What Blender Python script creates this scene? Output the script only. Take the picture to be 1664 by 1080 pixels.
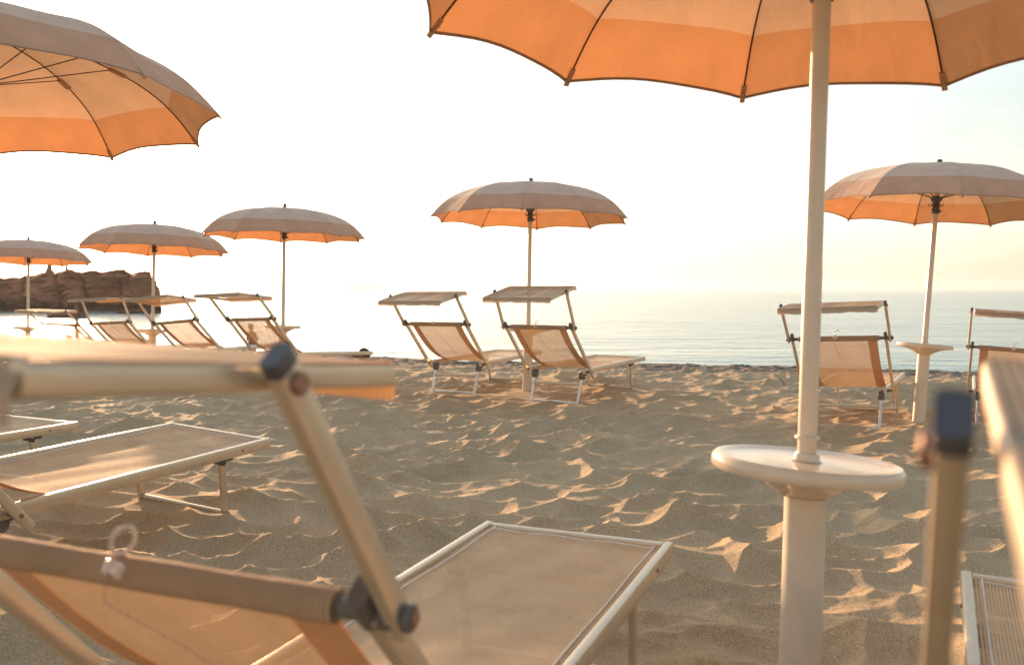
import bpy, bmesh, math, random
import numpy as np
from mathutils import Vector, Matrix, Quaternion
from math import sin, cos, pi, radians, atan, sqrt, exp

for o in list(bpy.data.objects):
    bpy.data.objects.remove(o)
scene = bpy.context.scene
COL = scene.collection
R_ = random.Random(7)

# ------------------------------------------------------------------ camera
HC = 1.2
cam_d = bpy.data.cameras.new('camera')
cam = bpy.data.objects.new('camera', cam_d)
COL.objects.link(cam)
cam.location = (0, 0, HC)
cam.rotation_euler = (pi / 2 - atan(70 / 1500), 0, 0)
cam_d.sensor_width = 36
cam_d.lens = 36 * 1500 / 1664
cam_d.clip_start = 0.05
cam_d.clip_end = 40000
cam_d.dof.use_dof = True
cam_d.dof.focus_distance = 5.5
cam_d.dof.aperture_fstop = 3.6
scene.camera = cam

# ------------------------------------------------------------------ sky and sun
SUN_EL, SUN_AZ = radians(7.6), radians(-26.5)      # azimuth from +Y, negative = to the left
world = bpy.data.worlds.new('World')
scene.world = world
world.use_nodes = True
wn, wl = world.node_tree.nodes, world.node_tree.links
bg = wn['Background']
sky = wn.new('ShaderNodeTexSky')
sky.sky_type = 'NISHITA'
sky.sun_disc = False
sky.sun_elevation = SUN_EL
sky.sun_rotation = SUN_AZ
sky.altitude = 0
sky.air_density = 1.0
sky.dust_density = 2.2
sky.ozone_density = 1.0
hs = wn.new('ShaderNodeHueSaturation')
hs.inputs['Saturation'].default_value = 0.62
hs.inputs['Value'].default_value = 0.52
wl.new(sky.outputs[0], hs.inputs['Color'])
# pale milky air over the clear-sky colours, thickest near the horizon all the way round, with faint thin cloud
wtc = wn.new('ShaderNodeTexCoord')
wsp = wn.new('ShaderNodeSeparateXYZ')
wl.new(wtc.outputs['Generated'], wsp.inputs[0])
wrp = wn.new('ShaderNodeValToRGB')
we = wrp.color_ramp.elements
we[0].position, we[0].color = 0.0, (0.86, 0.77, 0.58, 1)
we[1].position, we[1].color = 0.75, (0.42, 0.48, 0.53, 1)
_e = we.new(0.16); _e.color = (0.62, 0.68, 0.64, 1)
_e = we.new(0.38); _e.color = (0.45, 0.55, 0.60, 1)
wl.new(wsp.outputs[2], wrp.inputs[0])
wmp = wn.new('ShaderNodeMapping')
wmp.inputs['Scale'].default_value = (1.2, 1.2, 5.5)
wl.new(wtc.outputs['Generated'], wmp.inputs[0])
wnz = wn.new('ShaderNodeTexNoise')
wnz.inputs['Scale'].default_value = 1.7
wnz.inputs['Detail'].default_value = 7
wnz.inputs['Roughness'].default_value = 0.6
wnz.inputs['Distortion'].default_value = 0.6
wl.new(wmp.outputs[0], wnz.inputs['Vector'])
wmr = wn.new('ShaderNodeMapRange')
wmr.inputs['From Min'].default_value = 0.35
wmr.inputs['From Max'].default_value = 0.75
wmr.inputs['To Min'].default_value = 2.5
wmr.inputs['To Max'].default_value = 3.8
wl.new(wnz.outputs[0], wmr.inputs['Value'])
wsc = wn.new('ShaderNodeVectorMath')
wsc.operation = 'SCALE'
# the haze glows on the sun's side of the sky and is duller on the far side
wdt = wn.new('ShaderNodeVectorMath')
wdt.operation = 'DOT_PRODUCT'
wdt.inputs[1].default_value = (sin(SUN_AZ), cos(SUN_AZ), 0)
wl.new(wtc.outputs['Generated'], wdt.inputs[0])
wdr = wn.new('ShaderNodeMapRange')
wdr.interpolation_type = 'SMOOTHSTEP'
wdr.inputs['From Min'].default_value = -1.0
wdr.inputs['From Max'].default_value = 0.75
wdr.inputs['To Min'].default_value = 0.50
wdr.inputs['To Max'].default_value = 1.0
wl.new(wdt.outputs['Value'], wdr.inputs['Value'])
wmm = wn.new('ShaderNodeMath')
wmm.operation = 'MULTIPLY'
wl.new(wmr.outputs[0], wmm.inputs[0])
wl.new(wdr.outputs[0], wmm.inputs[1])
wl.new(wrp.outputs[0], wsc.inputs[0])
wl.new(wmm.outputs[0], wsc.inputs['Scale'])
wad = wn.new('ShaderNodeVectorMath')
wad.operation = 'ADD'
wl.new(hs.outputs[0], wad.inputs[0])
wl.new(wsc.outputs[0], wad.inputs[1])
wl.new(wad.outputs[0], bg.inputs[0])
bg.inputs[1].default_value = 0.13

sun_d = bpy.data.lights.new('sun', 'SUN')
sun_d.energy = 5.0
sun_d.angle = radians(0.6)
sun_d.color = (1.0, 0.59, 0.32)
sun = bpy.data.objects.new('sun', sun_d)
COL.objects.link(sun)
SUNV = Vector((sin(SUN_AZ) * cos(SUN_EL), cos(SUN_AZ) * cos(SUN_EL), sin(SUN_EL)))
sun.rotation_mode = 'QUATERNION'
sun.rotation_quaternion = SUNV.to_track_quat('Z', 'Y')
sun.location = SUNV * 50

scene.view_settings.view_transform = 'Standard'
scene.view_settings.look = 'None'
scene.view_settings.gamma = 1.0
scene.view_settings.exposure = 1.08
scene.view_settings.use_curve_mapping = False
scene.render.engine = 'CYCLES'
scene.cycles.use_denoising = True
scene.cycles.max_bounces = 10
scene.cycles.transparent_max_bounces = 24
scene.cycles.sample_clamp_indirect = 6
scene.cycles.caustics_reflective = False
scene.cycles.caustics_refractive = False


# ------------------------------------------------------------------ materials
def new_mat(name):
    m = bpy.data.materials.new(name)
    m.use_nodes = True
    m.node_tree.nodes.clear()
    out = m.node_tree.nodes.new('ShaderNodeOutputMaterial')
    return m, m.node_tree.nodes, m.node_tree.links, out


def N(nodes, kind, **kw):
    n = nodes.new(kind)
    for k, v in kw.items():
        if k in n.inputs:
            n.inputs[k].default_value = v
        else:
            setattr(n, k, v)
    return n


def simple(name, col, rough=0.5, metal=0.0, vary=0.12, scale=30, bump=0.0, bscale=200, spec=None, sub=0, coat=0):
    m, n, l, out = new_mat(name)
    p = n.new('ShaderNodeBsdfPrincipled')
    p.inputs['Roughness'].default_value = rough
    p.inputs['Metallic'].default_value = metal
    if spec is not None:
        p.inputs['Specular IOR Level'].default_value = spec
    if coat:
        p.inputs['Coat Weight'].default_value = coat
        p.inputs['Coat Roughness'].default_value = 0.12
    tc = n.new('ShaderNodeTexCoord')
    nz = N(n, 'ShaderNodeTexNoise', Scale=scale, Detail=5.0, Roughness=0.6)
    l.new(tc.outputs['Object'], nz.inputs['Vector'])
    rp = n.new('ShaderNodeValToRGB')
    rp.color_ramp.elements[0].position = 0.3
    rp.color_ramp.elements[1].position = 0.7
    rp.color_ramp.elements[0].color = (*[c * (1 - vary) for c in col], 1)
    rp.color_ramp.elements[1].color = (*[min(1, c * (1 + vary)) for c in col], 1)
    l.new(nz.outputs[0], rp.inputs[0])
    l.new(rp.outputs[0], p.inputs['Base Color'])
    mr = N(n, 'ShaderNodeMapRange')
    mr.inputs['To Min'].default_value = max(0.02, rough * 0.8)
    mr.inputs['To Max'].default_value = min(1, rough * 1.25)
    l.new(nz.outputs[0], mr.inputs['Value'])
    l.new(mr.outputs[0], p.inputs['Roughness'])
    if bump:
        b = N(n, 'ShaderNodeBump', Strength=bump, Distance=0.001)
        nb = N(n, 'ShaderNodeTexNoise', Scale=bscale, Detail=3.0)
        l.new(tc.outputs['Object'], nb.inputs['Vector'])
        l.new(nb.outputs[0], b.inputs['Height'])
        l.new(b.outputs[0], p.inputs['Normal'])
    l.new(p.outputs[0], out.inputs[0])
    return m


def weave(name, col, hole=0.30, pitch=0.0055, trans=0.45, tcol=None, bump=0.5):
    """open woven mesh fabric; UV is in metres"""
    m, n, l, out = new_mat(name)
    uv = n.new('ShaderNodeUVMap')
    sp = n.new('ShaderNodeSeparateXYZ')
    l.new(uv.outputs[0], sp.inputs[0])

    def wave(sock, per):
        a = N(n, 'ShaderNodeMath', operation='MULTIPLY')
        a.inputs[1].default_value = pi / per
        l.new(sock, a.inputs[0])
        s = N(n, 'ShaderNodeMath', operation='SINE')
        l.new(a.outputs[0], s.inputs[0])
        b = N(n, 'ShaderNodeMath', operation='ABSOLUTE')
        l.new(s.outputs[0], b.inputs[0])
        return b.outputs[0]
    wu = wave(sp.outputs[0], pitch)
    wv = wave(sp.outputs[1], pitch * 0.8)
    mx = N(n, 'ShaderNodeMath', operation='MAXIMUM')
    l.new(wu, mx.inputs[0])
    v2 = N(n, 'ShaderNodeMath', operation='MULTIPLY')
    v2.inputs[1].default_value = 0.9
    l.new(wv, v2.inputs[0])
    l.new(v2.outputs[0], mx.inputs[1])
    th = sqrt(max(hole, 1e-4)) * pi / 2
    cmp_ = N(n, 'ShaderNodeMath', operation='LESS_THAN')
    cmp_.inputs[1].default_value = sin(th) * 0.93
    l.new(mx.outputs[0], cmp_.inputs[0])
    tc = n.new('ShaderNodeTexCoord')
    nz = N(n, 'ShaderNodeTexNoise', Scale=9.0, Detail=6.0, Roughness=0.65)
    l.new(tc.outputs['Object'], nz.inputs['Vector'])
    rp = n.new('ShaderNodeValToRGB')
    rp.color_ramp.elements[0].position = 0.3
    rp.color_ramp.elements[1].position = 0.72
    rp.color_ramp.elements[0].color = (*[c * 0.86 for c in col], 1)
    rp.color_ramp.elements[1].color = (*[min(1, c * 1.1) for c in col], 1)
    l.new(nz.outputs[0], rp.inputs[0])
    d = N(n, 'ShaderNodeBsdfPrincipled', Roughness=0.8)
    d.inputs['Specular IOR Level'].default_value = 0.18
    # self-shadow of the grooves between lengthwise yarns, painted into the cloth colour
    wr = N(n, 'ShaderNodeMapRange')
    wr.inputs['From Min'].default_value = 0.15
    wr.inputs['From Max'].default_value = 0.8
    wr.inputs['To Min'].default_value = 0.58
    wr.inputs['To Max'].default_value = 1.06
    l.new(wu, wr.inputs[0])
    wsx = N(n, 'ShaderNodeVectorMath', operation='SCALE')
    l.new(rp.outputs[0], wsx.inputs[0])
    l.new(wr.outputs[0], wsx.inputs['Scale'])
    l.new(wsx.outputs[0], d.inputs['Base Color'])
    t = n.new('ShaderNodeBsdfTranslucent')
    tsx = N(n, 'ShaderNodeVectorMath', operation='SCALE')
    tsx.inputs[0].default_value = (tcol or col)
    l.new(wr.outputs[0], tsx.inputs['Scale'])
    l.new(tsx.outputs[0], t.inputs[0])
    mix = N(n, 'ShaderNodeMixShader')
    mix.inputs[0].default_value = trans
    l.new(d.outputs[0], mix.inputs[1])
    l.new(t.outputs[0], mix.inputs[2])
    b = N(n, 'ShaderNodeBump', Strength=bump, Distance=0.0012)
    l.new(mx.outputs[0], b.inputs['Height'])
    l.new(b.outputs[0], d.inputs['Normal'])
    tr = n.new('ShaderNodeBsdfTransparent')
    m2 = N(n, 'ShaderNodeMixShader')
    if hole > 0.001:
        l.new(cmp_.outputs[0], m2.inputs[0])
    else:
        m2.inputs[0].default_value = 0
    l.new(mix.outputs[0], m2.inputs[1])
    l.new(tr.outputs[0], m2.inputs[2])
    l.new(m2.outputs[0], out.inputs[0])
    return m


def canopy_cloth(name, dcol, tcol, trans):
    m, n, l, out = new_mat(name)
    tc = n.new('ShaderNodeTexCoord')
    uv = n.new('ShaderNodeUVMap')
    mp = N(n, 'ShaderNodeMapping')
    mp.inputs['Scale'].default_value = (60, 900, 1)
    l.new(uv.outputs[0], mp.inputs[0])
    n1 = N(n, 'ShaderNodeTexNoise', Scale=1.0, Detail=4.0, Roughness=0.7)
    l.new(mp.outputs[0], n1.inputs['Vector'])
    mp2 = N(n, 'ShaderNodeMapping')
    mp2.inputs['Scale'].default_value = (900, 45, 1)
    l.new(uv.outputs[0], mp2.inputs[0])
    n2 = N(n, 'ShaderNodeTexNoise', Scale=1.0, Detail=3.0, Roughness=0.6)
    l.new(mp2.outputs[0], n2.inputs['Vector'])
    n3 = N(n, 'ShaderNodeTexNoise', Scale=5.0, Detail=4.0)
    l.new(tc.outputs['Object'], n3.inputs['Vector'])
    a = N(n, 'ShaderNodeMath', operation='ADD')
    l.new(n1.outputs[0], a.inputs[0])
    l.new(n2.outputs[0], a.inputs[1])
    a2 = N(n, 'ShaderNodeMath', operation='ADD')
    l.new(a.outputs[0], a2.inputs[0])
    l.new(n3.outputs[0], a2.inputs[1])
    mr = N(n, 'ShaderNodeMapRange')
    mr.inputs['From Min'].default_value = 1.0
    mr.inputs['From Max'].default_value = 2.0
    mr.inputs['To Min'].default_value = 0.78
    mr.inputs['To Max'].default_value = 1.18
    l.new(a2.outputs[0], mr.inputs[0])

    def tint(c):
        v = N(n, 'ShaderNodeVectorMath', operation='SCALE')
        v.inputs[0].default_value = c
        l.new(mr.outputs[0], v.inputs['Scale'])
        return v.outputs[0]
    d = N(n, 'ShaderNodeBsdfPrincipled', Roughness=0.8)
    d.inputs['Specular IOR Level'].default_value = 0.2
    d.inputs['Sheen Weight'].default_value = 0.15
    l.new(tint(dcol), d.inputs['Base Color'])
    t = n.new('ShaderNodeBsdfTranslucent')
    l.new(tint(tcol), t.inputs[0])
    mix = N(n, 'ShaderNodeMixShader')
    mix.inputs[0].default_value = trans
    l.new(d.outputs[0], mix.inputs[1])
    l.new(t.outputs[0], mix.inputs[2])
    b0 = N(n, 'ShaderNodeBump', Strength=0.25, Distance=0.02)
    mp3 = N(n, 'ShaderNodeMapping')
    mp3.inputs['Scale'].default_value = (9, 3, 1)
    l.new(uv.outputs[0], mp3.inputs[0])
    nw = N(n, 'ShaderNodeTexNoise', Scale=1.0, Detail=2.0, Distortion=1.2)
    l.new(mp3.outputs[0], nw.inputs['Vector'])
    l.new(nw.outputs[0], b0.inputs['Height'])
    l.new(b0.outputs[0], t.inputs['Normal'])
    b = N(n, 'ShaderNodeBump', Strength=0.25, Distance=0.001)
    l.new(a.outputs[0], b.inputs['Height'])
    l.new(b0.outputs[0], b.inputs['Normal'])
    l.new(b.outputs[0], d.inputs['Normal'])
    l.new(mix.outputs[0], out.inputs[0])
    return m


M = {}
M['alu'] = simple('anodised_aluminium', (0.70, 0.60, 0.47), 0.34, 0.65, 0.07, 14, 0.15, 400)
M['silver'] = simple('bare_aluminium', (0.72, 0.70, 0.68), 0.30, 0.9, 0.07, 14)
M['plastic'] = simple('cream_moulded_plastic', (0.76, 0.64, 0.49), 0.16, 0.0, 0.05, 9, 0.12, 60, coat=0.3)
M['post'] = simple('painted_post', (0.76, 0.65, 0.52), 0.42, 0.0, 0.11, 4, 0.25, 60)
M['pole'] = simple('painted_pole', (0.72, 0.62, 0.50), 0.32, 0.15, 0.06, 10)
M['dark'] = simple('dark_plastic', (0.085, 0.085, 0.10), 0.25, 0.0, 0.15, 40)
M['grey'] = simple('grey_nylon', (0.15, 0.14, 0.135), 0.4, 0.0, 0.15, 40)
M['bolt'] = simple('copper_bolt', (0.36, 0.20, 0.15), 0.35, 0.6)
M['rib'] = simple('steel_rib', (0.035, 0.025, 0.02), 0.4, 0.5)
M['pocket'] = simple('leather_pocket', (0.45, 0.28, 0.17), 0.6)
M['hemdark'] = simple('brown_binding', (0.36, 0.20, 0.12), 0.8)
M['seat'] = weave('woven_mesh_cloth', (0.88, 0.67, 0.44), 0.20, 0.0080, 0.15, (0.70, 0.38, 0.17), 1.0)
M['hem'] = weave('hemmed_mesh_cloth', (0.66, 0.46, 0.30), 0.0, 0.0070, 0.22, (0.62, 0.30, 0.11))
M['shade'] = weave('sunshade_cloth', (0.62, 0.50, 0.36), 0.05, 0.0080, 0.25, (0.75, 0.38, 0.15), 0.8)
M['piping'] = simple('white_piping', (0.78, 0.74, 0.66), 0.5)
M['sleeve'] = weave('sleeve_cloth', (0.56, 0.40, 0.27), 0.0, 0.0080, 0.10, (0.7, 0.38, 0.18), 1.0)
M['inner'] = canopy_cloth('canopy_inner_cloth', (0.84, 0.72, 0.60), (0.66, 0.34, 0.17), 0.30)
M['outer'] = canopy_cloth('canopy_border_cloth', (0.72, 0.51, 0.37), (0.60, 0.23, 0.075), 0.31)
M['cord'] = simple('clear_plastic_cord', (0.85, 0.74, 0.68), 0.25)
M['string'] = simple('thin_string', (0.75, 0.62, 0.5), 0.5)
M['skin'] = simple('tanned_skin', (0.36, 0.18, 0.11), 0.55)
M['hair'] = simple('dark_hair', (0.02, 0.014, 0.012), 0.5)
M['navy'] = simple('navy_cloth', (0.05, 0.06, 0.12), 0.85)
M['lilac'] = simple('lilac_cloth', (0.42, 0.34, 0.58), 0.85)
M['towel'] = simple('rust_towel', (0.45, 0.17, 0.07), 0.95)
M['boat'] = simple('painted_hull', (0.33, 0.20, 0.14), 0.45)
M['wood'] = simple('weathered_wood', (0.25, 0.15, 0.09), 0.8)
M['motor'] = simple('outboard_motor', (0.04, 0.04, 0.045), 0.35)


# ------------------------------------------------------------------ mesh helpers
def link(name, bm, mat, parent=None, smooth=True, mw=None, local=None):
    me = bpy.data.meshes.new(name)
    bm.to_mesh(me)
    bm.free()
    for m in (mat if isinstance(mat, (list, tuple)) else [mat]):
        me.materials.append(m)
    if smooth:
        me.polygons.foreach_set('use_smooth', [True] * len(me.polygons))
        try:
            me.set_sharp_from_angle(angle=radians(38))
        except Exception:
            pass
    return link_me(name, me, parent, local)


def link_me(name, me, parent=None, local=None):
    o = bpy.data.objects.new(name, me)
    COL.objects.link(o)
    if parent is not None:
        o.parent = parent
    if local is not None:
        o.matrix_local = local
    return o


def empty(name, mat=None, label=None, cat=None, group=None):
    o = bpy.data.objects.new(name, None)
    COL.objects.link(o)
    o.empty_display_size = 0.1
    if mat is not None:
        o.matrix_world = mat
    tag(o, label, cat, group)
    return o


def tag(o, label=None, cat=None, group=None, kind=None):
    if label: o['label'] = label
    if cat: o['category'] = cat
    if group: o['group'] = group
    if kind: o['kind'] = kind
    return o


def ring_section(w, h, r, seg=2):
    r = min(r, w / 2 * 0.98, h / 2 * 0.98)
    pts = []
    for cx, cy, a0 in ((w / 2 - r, h / 2 - r, 0), (-w / 2 + r, h / 2 - r, 90), (-w / 2 + r, -h / 2 + r, 180), (w / 2 - r, -h / 2 + r, 270)):
        for i in range(seg + 1):
            a = radians(a0 + 90 * i / seg)
            pts.append((cx + r * cos(a), cy + r * sin(a)))
    return pts


def sweep(bm, path, section, up=Vector((0, 0, 1)), caps=True, closed=False, scales=None):
    """sweep a 2D section (x = sideways, y = along up) along a list of points"""
    path = [Vector(p) for p in path]
    n = len(path)
    rings = []
    for i, p in enumerate(path):
        if closed:
            t = path[(i + 1) % n] - path[i - 1]
        else:
            t = path[min(i + 1, n - 1)] - path[max(i - 1, 0)]
        t.normalize()
        s = t.cross(up)
        if s.length < 1e-4:
            s = t.cross(Vector((1, 0, 0)))
        s.normalize()
        u = s.cross(t)
        k = scales[i] if scales else 1.0
        rings.append([bm.verts.new(p + s * a * k + u * b * k) for a, b in section])
    m = len(section)
    for i in range(n if closed else n - 1):
        A, B = rings[i], rings[(i + 1) % n]
        for j in range(m):
            bm.faces.new((A[j], A[(j + 1) % m], B[(j + 1) % m], B[j]))
    if caps and not closed:
        bm.faces.new(rings[0][::-1])
        bm.faces.new(rings[-1])
    return bm


def circ(r, n=12):
    return [(r * cos(2 * pi * i / n), r * sin(2 * pi * i / n)) for i in range(n)]


def bar(p0, p1, w, h, up=(0, 0, 1), r=0.004, bm=None, seg=2):
    bm = bm or bmesh.new()
    sweep(bm, [p0, p1], ring_section(w, h, r, seg), Vector(up))
    return bm


def tube(path, r, n=10, bm=None, closed=False, scales=None):
    bm = bm or bmesh.new()
    sweep(bm, path, circ(r, n), Vector((0, 0, 1)), closed=closed, scales=scales)
    return bm


def lathe(prof, n=32, bm=None, mat=Matrix()):
    bm = bm or bmesh.new()
    rings = []
    for r, z in prof:
        if r < 1e-5:
            rings.append([bm.verts.new(mat @ Vector((0, 0, z)))])
        else:
            rings.append([bm.verts.new(mat @ Vector((r * cos(2 * pi * i / n), r * sin(2 * pi * i / n), z))) for i in range(n)])
    for A, B in zip(rings[:-1], rings[1:]):
        for i in range(n):
            j = (i + 1) % n
            if len(A) == 1 and len(B) == 1:
                continue
            if len(A) == 1:
                bm.faces.new((A[0], B[i], B[j]))
            elif len(B) == 1:
                bm.faces.new((A[i], B[0], A[j]))
            else:
                bm.faces.new((A[i], B[i], B[j], A[j]))
    bmesh.ops.recalc_face_normals(bm, faces=bm.faces)
    return bm


def disc_between(p, axis, r, t, n=16, bm=None):
    """short rounded cylinder centred on p along axis"""
    a = Vector(axis).normalized()
    q = a.to_track_quat('Z', 'X').to_matrix().to_4x4()
    q.translation = Vector(p)
    return lathe([(0, -t / 2), (r * 0.82, -t / 2), (r, -t / 2 + r * 0.16), (r, t / 2 - r * 0.16), (r * 0.82, t / 2), (0, t / 2)], n, bm, q)


# ------------------------------------------------------------------ noise (numpy)
def hash2(ix, iy, s):
    h = (ix.astype(np.int64) * 374761393 + iy.astype(np.int64) * 668265263 + s * 1442695041) & 0xFFFFFFFF
    h = ((h ^ (h >> 13)) * 1274126177) & 0xFFFFFFFF
    h = (h ^ (h >> 16)) & 0xFFFFFFFF
    return h.astype(np.float64) / 4294967295.0


def vnoise(x, y, s=0):
    ix, iy = np.floor(x), np.floor(y)
    fx, fy = x - ix, y - iy
    u, v = fx * fx * fx * (fx * (fx * 6 - 15) + 10), fy * fy * fy * (fy * (fy * 6 - 15) + 10)
    a, b = hash2(ix, iy, s), hash2(ix + 1, iy, s)
    c, d = hash2(ix, iy + 1, s), hash2(ix + 1, iy + 1, s)
    return (a * (1 - u) + b * u) * (1 - v) + (c * (1 - u) + d * u) * v - 0.5


def fbm(x, y, s=0, o=4, g=0.5):
    t, a, f = 0, 1.0, 1.0
    for i in range(o):
        t = t + a * vnoise(x * f + 17.3 * i, y * f - 9.1 * i, s + i)
        a *= g
        f *= 2.03
    return t


def bowls(x, y, cell, s, k, jit=0.9, soft=0.012):
    """lower envelope of many overlapping hollows: sharp crests where two meet"""
    X, Y = x / cell, y / cell
    ix, iy = np.floor(X), np.floor(Y)
    acc = np.zeros_like(x)
    mn = np.full_like(x, 1e9)
    vals = []
    for dx in (-1, 0, 1):
        for dy in (-1, 0, 1):
            jx, jy = ix + dx, iy + dy
            px = jx + 0.5 + (hash2(jx, jy, s) - 0.5) * jit
            py = jy + 0.5 + (hash2(jx, jy, s + 7) - 0.5) * jit
            off = (hash2(jx, jy, s + 13) - 0.5) * 0.55
            an = hash2(jx, jy, s + 21) * pi
            ec = 0.75 + 0.5 * hash2(jx, jy, s + 29)
            rx, ry = X - px, Y - py
            qx, qy = rx * np.cos(an) + ry * np.sin(an), -rx * np.sin(an) + ry * np.cos(an)
            d2 = (qx * ec) ** 2 + (qy / ec) ** 2
            vals.append(d2 * k + off * k)
    V = np.stack(vals)
    return -soft * np.log(np.exp(-(V - V.min(0)) / soft).sum(0)) + V.min(0)


# ------------------------------------------------------------------ layout
LW, LL, HB, LB, LE, XR, XG, LA, R1, R2, WT, WL = 0.654, 1.511, 0.349, 0.632, 0.074, -0.076, 1.246, 0.378, 0.273, 0.255, 0.048, -0.059
# x, y, z, yaw, pitch, roll, backrest angle, arm angle, sunshade angle
LOUNGERS = {
    'N': (-0.358, 1.648, 0.026, -0.387, 0.015, 0.011, 0.847, 2.18, -0.095),
    'M2': (0.49, 9.56, 0.041, -0.544, 0.025, -0.002, 0.848, 1.995, 0.191),
    'M1': (-0.602, 10.268, 0.06, -0.475, 0.022, -0.008, 0.812, 2.255, 0.158),
    'R1': (2.964, 8.082, -0.004, -0.494, 0.007, -0.042, 0.853, 2.324, 0.057),
    'R2': (4.957, 9.205, -0.174, -0.46, 0.008, 0.062, 0.861, 1.965, 0.014),
    'L3': (-2.99, 11.717, 0.046, -0.53, -0.046, -0.037, 0.782, 2.36, -0.058),
    'L2': (-4.384, 13.068, -0.009, -0.424, 0.01, -0.087, 0.791, 2.2, -0.138),
    'L1': (-5.832, 14.277, -0.07, -0.404, 0.011, -0.045, 0.797, 1.93, -0.031),
    'L0': (-7.418, 15.89, -0.103, -0.297, 0.022, 0.025, 0.708, 2.472, -0.003),
    'S': (-2.154, 3.477, 0.09, -0.402, 0.014, 0.073, 0.85, 2.2, 0.05),
    'F': (0.890, 1.008, 0.034, -0.434, 0.026, 0.027, 0.87, 2.31, 0.051),
    'S2': (-3.71, 4.70, 0.0, -0.40, 0.0, 0.02, 0.85, 2.1, 0.05),
    'Lm': (-9.9, 17.6, -0.2, -0.30, 0.02, 0.02, 0.70, 2.3, 0.05),
}
# x, y, z, tilt x, tilt y, rib phase, extra tilt of the table
UMBRELLAS = {
    'B': (0.756, 2.392, 0.029, 0.028, 0.03, 0.248, 0.045),
    'A': (-2.577, 4.395, 0.132, -0.014, 0.067, 0.162, 0),
    'M': (0.173, 10.487, 0.04, 0.017, 0.023, 0.22, 0.0),
    'R': (3.769, 8.516, -0.026, 0.069, 0.017, 0.057, 0.01),
    'C': (-3.219, 12.897, -0.028, 0.022, 0.011, 0.602, 0),
    'D': (-5.636, 14.387, -0.149, 0.02, 0.048, 0.77, 0),
    'E': (-9.147, 17.385, -0.228, 0.007, 0.048, 0.858, 0),
}


def lounger_matrix(q):
    X, Y, Z, yaw, pit, rol = q[:6]
    cp, sp, cr, sr = cos(pit), sin(pit), cos(rol), sin(rol)
    a = pi / 2 + yaw
    Rp = Matrix(((cp, 0, -sp), (0, 1, 0), (sp, 0, cp)))
    Rr = Matrix(((1, 0, 0), (0, cr, -sr), (0, sr, cr)))
    Ry = Matrix(((cos(a), -sin(a), 0), (sin(a), cos(a), 0), (0, 0, 1)))
    m = (Ry @ Rp @ Rr).to_4x4()
    m.translation = (X, Y, Z)
    return m


CTRL = []
for k_, q_ in LOUNGERS.items():
    m_ = lounger_matrix(q_)
    for lx in (XR, XG):
        for sy in (-1, 1):
            p_ = m_ @ Vector((lx, sy * (LW / 2 + WL), 0))
            CTRL.append((p_.x, p_.y, p_.z + 0.006))
for u_ in UMBRELLAS.values():
    CTRL.append((u_[0], u_[1], u_[2]))
CREST_X = np.array([-400., -60, -30, -20, -11.7, -6, -1.3, 2.2, 3.5, 6.4, 12, 40, 400])
CREST_Y = np.array([250., 74, 44, 32, 22.8, 18.6, 15.4, 14.5, 14.2, 13.3, 12.4, 8, -60])
SEA = -1.8


def ground(x, y, detail=True):
    x = np.asarray(x, float)
    y = np.asarray(y, float)
    t = np.clip((-x - 3) / 9, 0, 1)
    base = 0.02 - 0.2 * t * t * (3 - 2 * t)
    w = np.full_like(x, 0.06)
    z = base * w
    foot = np.zeros_like(x)
    for cx, cy, cz in CTRL:
        foot = np.maximum(foot, np.exp(-((x - cx) ** 2 + (y - cy) ** 2) / (2 * 0.20 ** 2)))
        g = np.exp(-((x - cx) ** 2 + (y - cy) ** 2) / (2 * 0.42 ** 2))
        w = w + g
        z = z + g * cz
    z = z / w
    c = y - np.interp(x, CREST_X, CREST_Y) - 0.25 * vnoise(x * 0.6, y * 0, 3)
    if detail:
        wx = x * 0.86 + 0.16 * vnoise(x * 2.1, y * 2.1, 50) + 0.022 * vnoise(x * 6, y * 6, 51)
        wy = y + 0.16 * vnoise(x * 2.1 + 40, y * 2.1, 52) + 0.022 * vnoise(x * 6, y * 6 + 9, 53)
        h1 = bowls(wx, wy, 0.235, 1, 0.088, soft=0.0009)
        h2 = bowls(wx * 1.05 + 3.3, wy * 0.95 + 1.7, 0.125, 60, 0.026, soft=0.0008)
        am = 0.55 + 0.9 * np.clip(vnoise(x * 0.9, y * 0.9, 80) + 0.5, 0, 1)
        pile = np.clip(vnoise(x * 1.6, y * 1.6, 85) * 2.2, 0, 1)
        h = (h1 * am + h2 * np.clip(0.45 + 1.6 * vnoise(x * 1.3, y * 1.3, 83), 0.1, 1) - 0.040) + 0.045 * fbm(x * 1.2, y * 1.2, 90, 3) + 0.030 * pile + 0.006 * fbm(x * 14, y * 14, 95, 3)
        h = h * (1 - 0.7 * foot)
        fade = np.clip((-c - 0.9) / 1.2, 0, 1)
        peb = 0.035 * fbm(x * 5, y * 5, 120, 4, 0.65)
        z = z + h * fade + peb * (1 - fade)
    drop = np.where(c > 0, -0.02 * c * c / (0.25 + c) * 9, 0)
    drop = np.maximum(drop, -3.2)
    return z + drop


def gz(x, y, detail=True):
    return float(ground(np.array([x]), np.array([y]), detail)[0])


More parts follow.
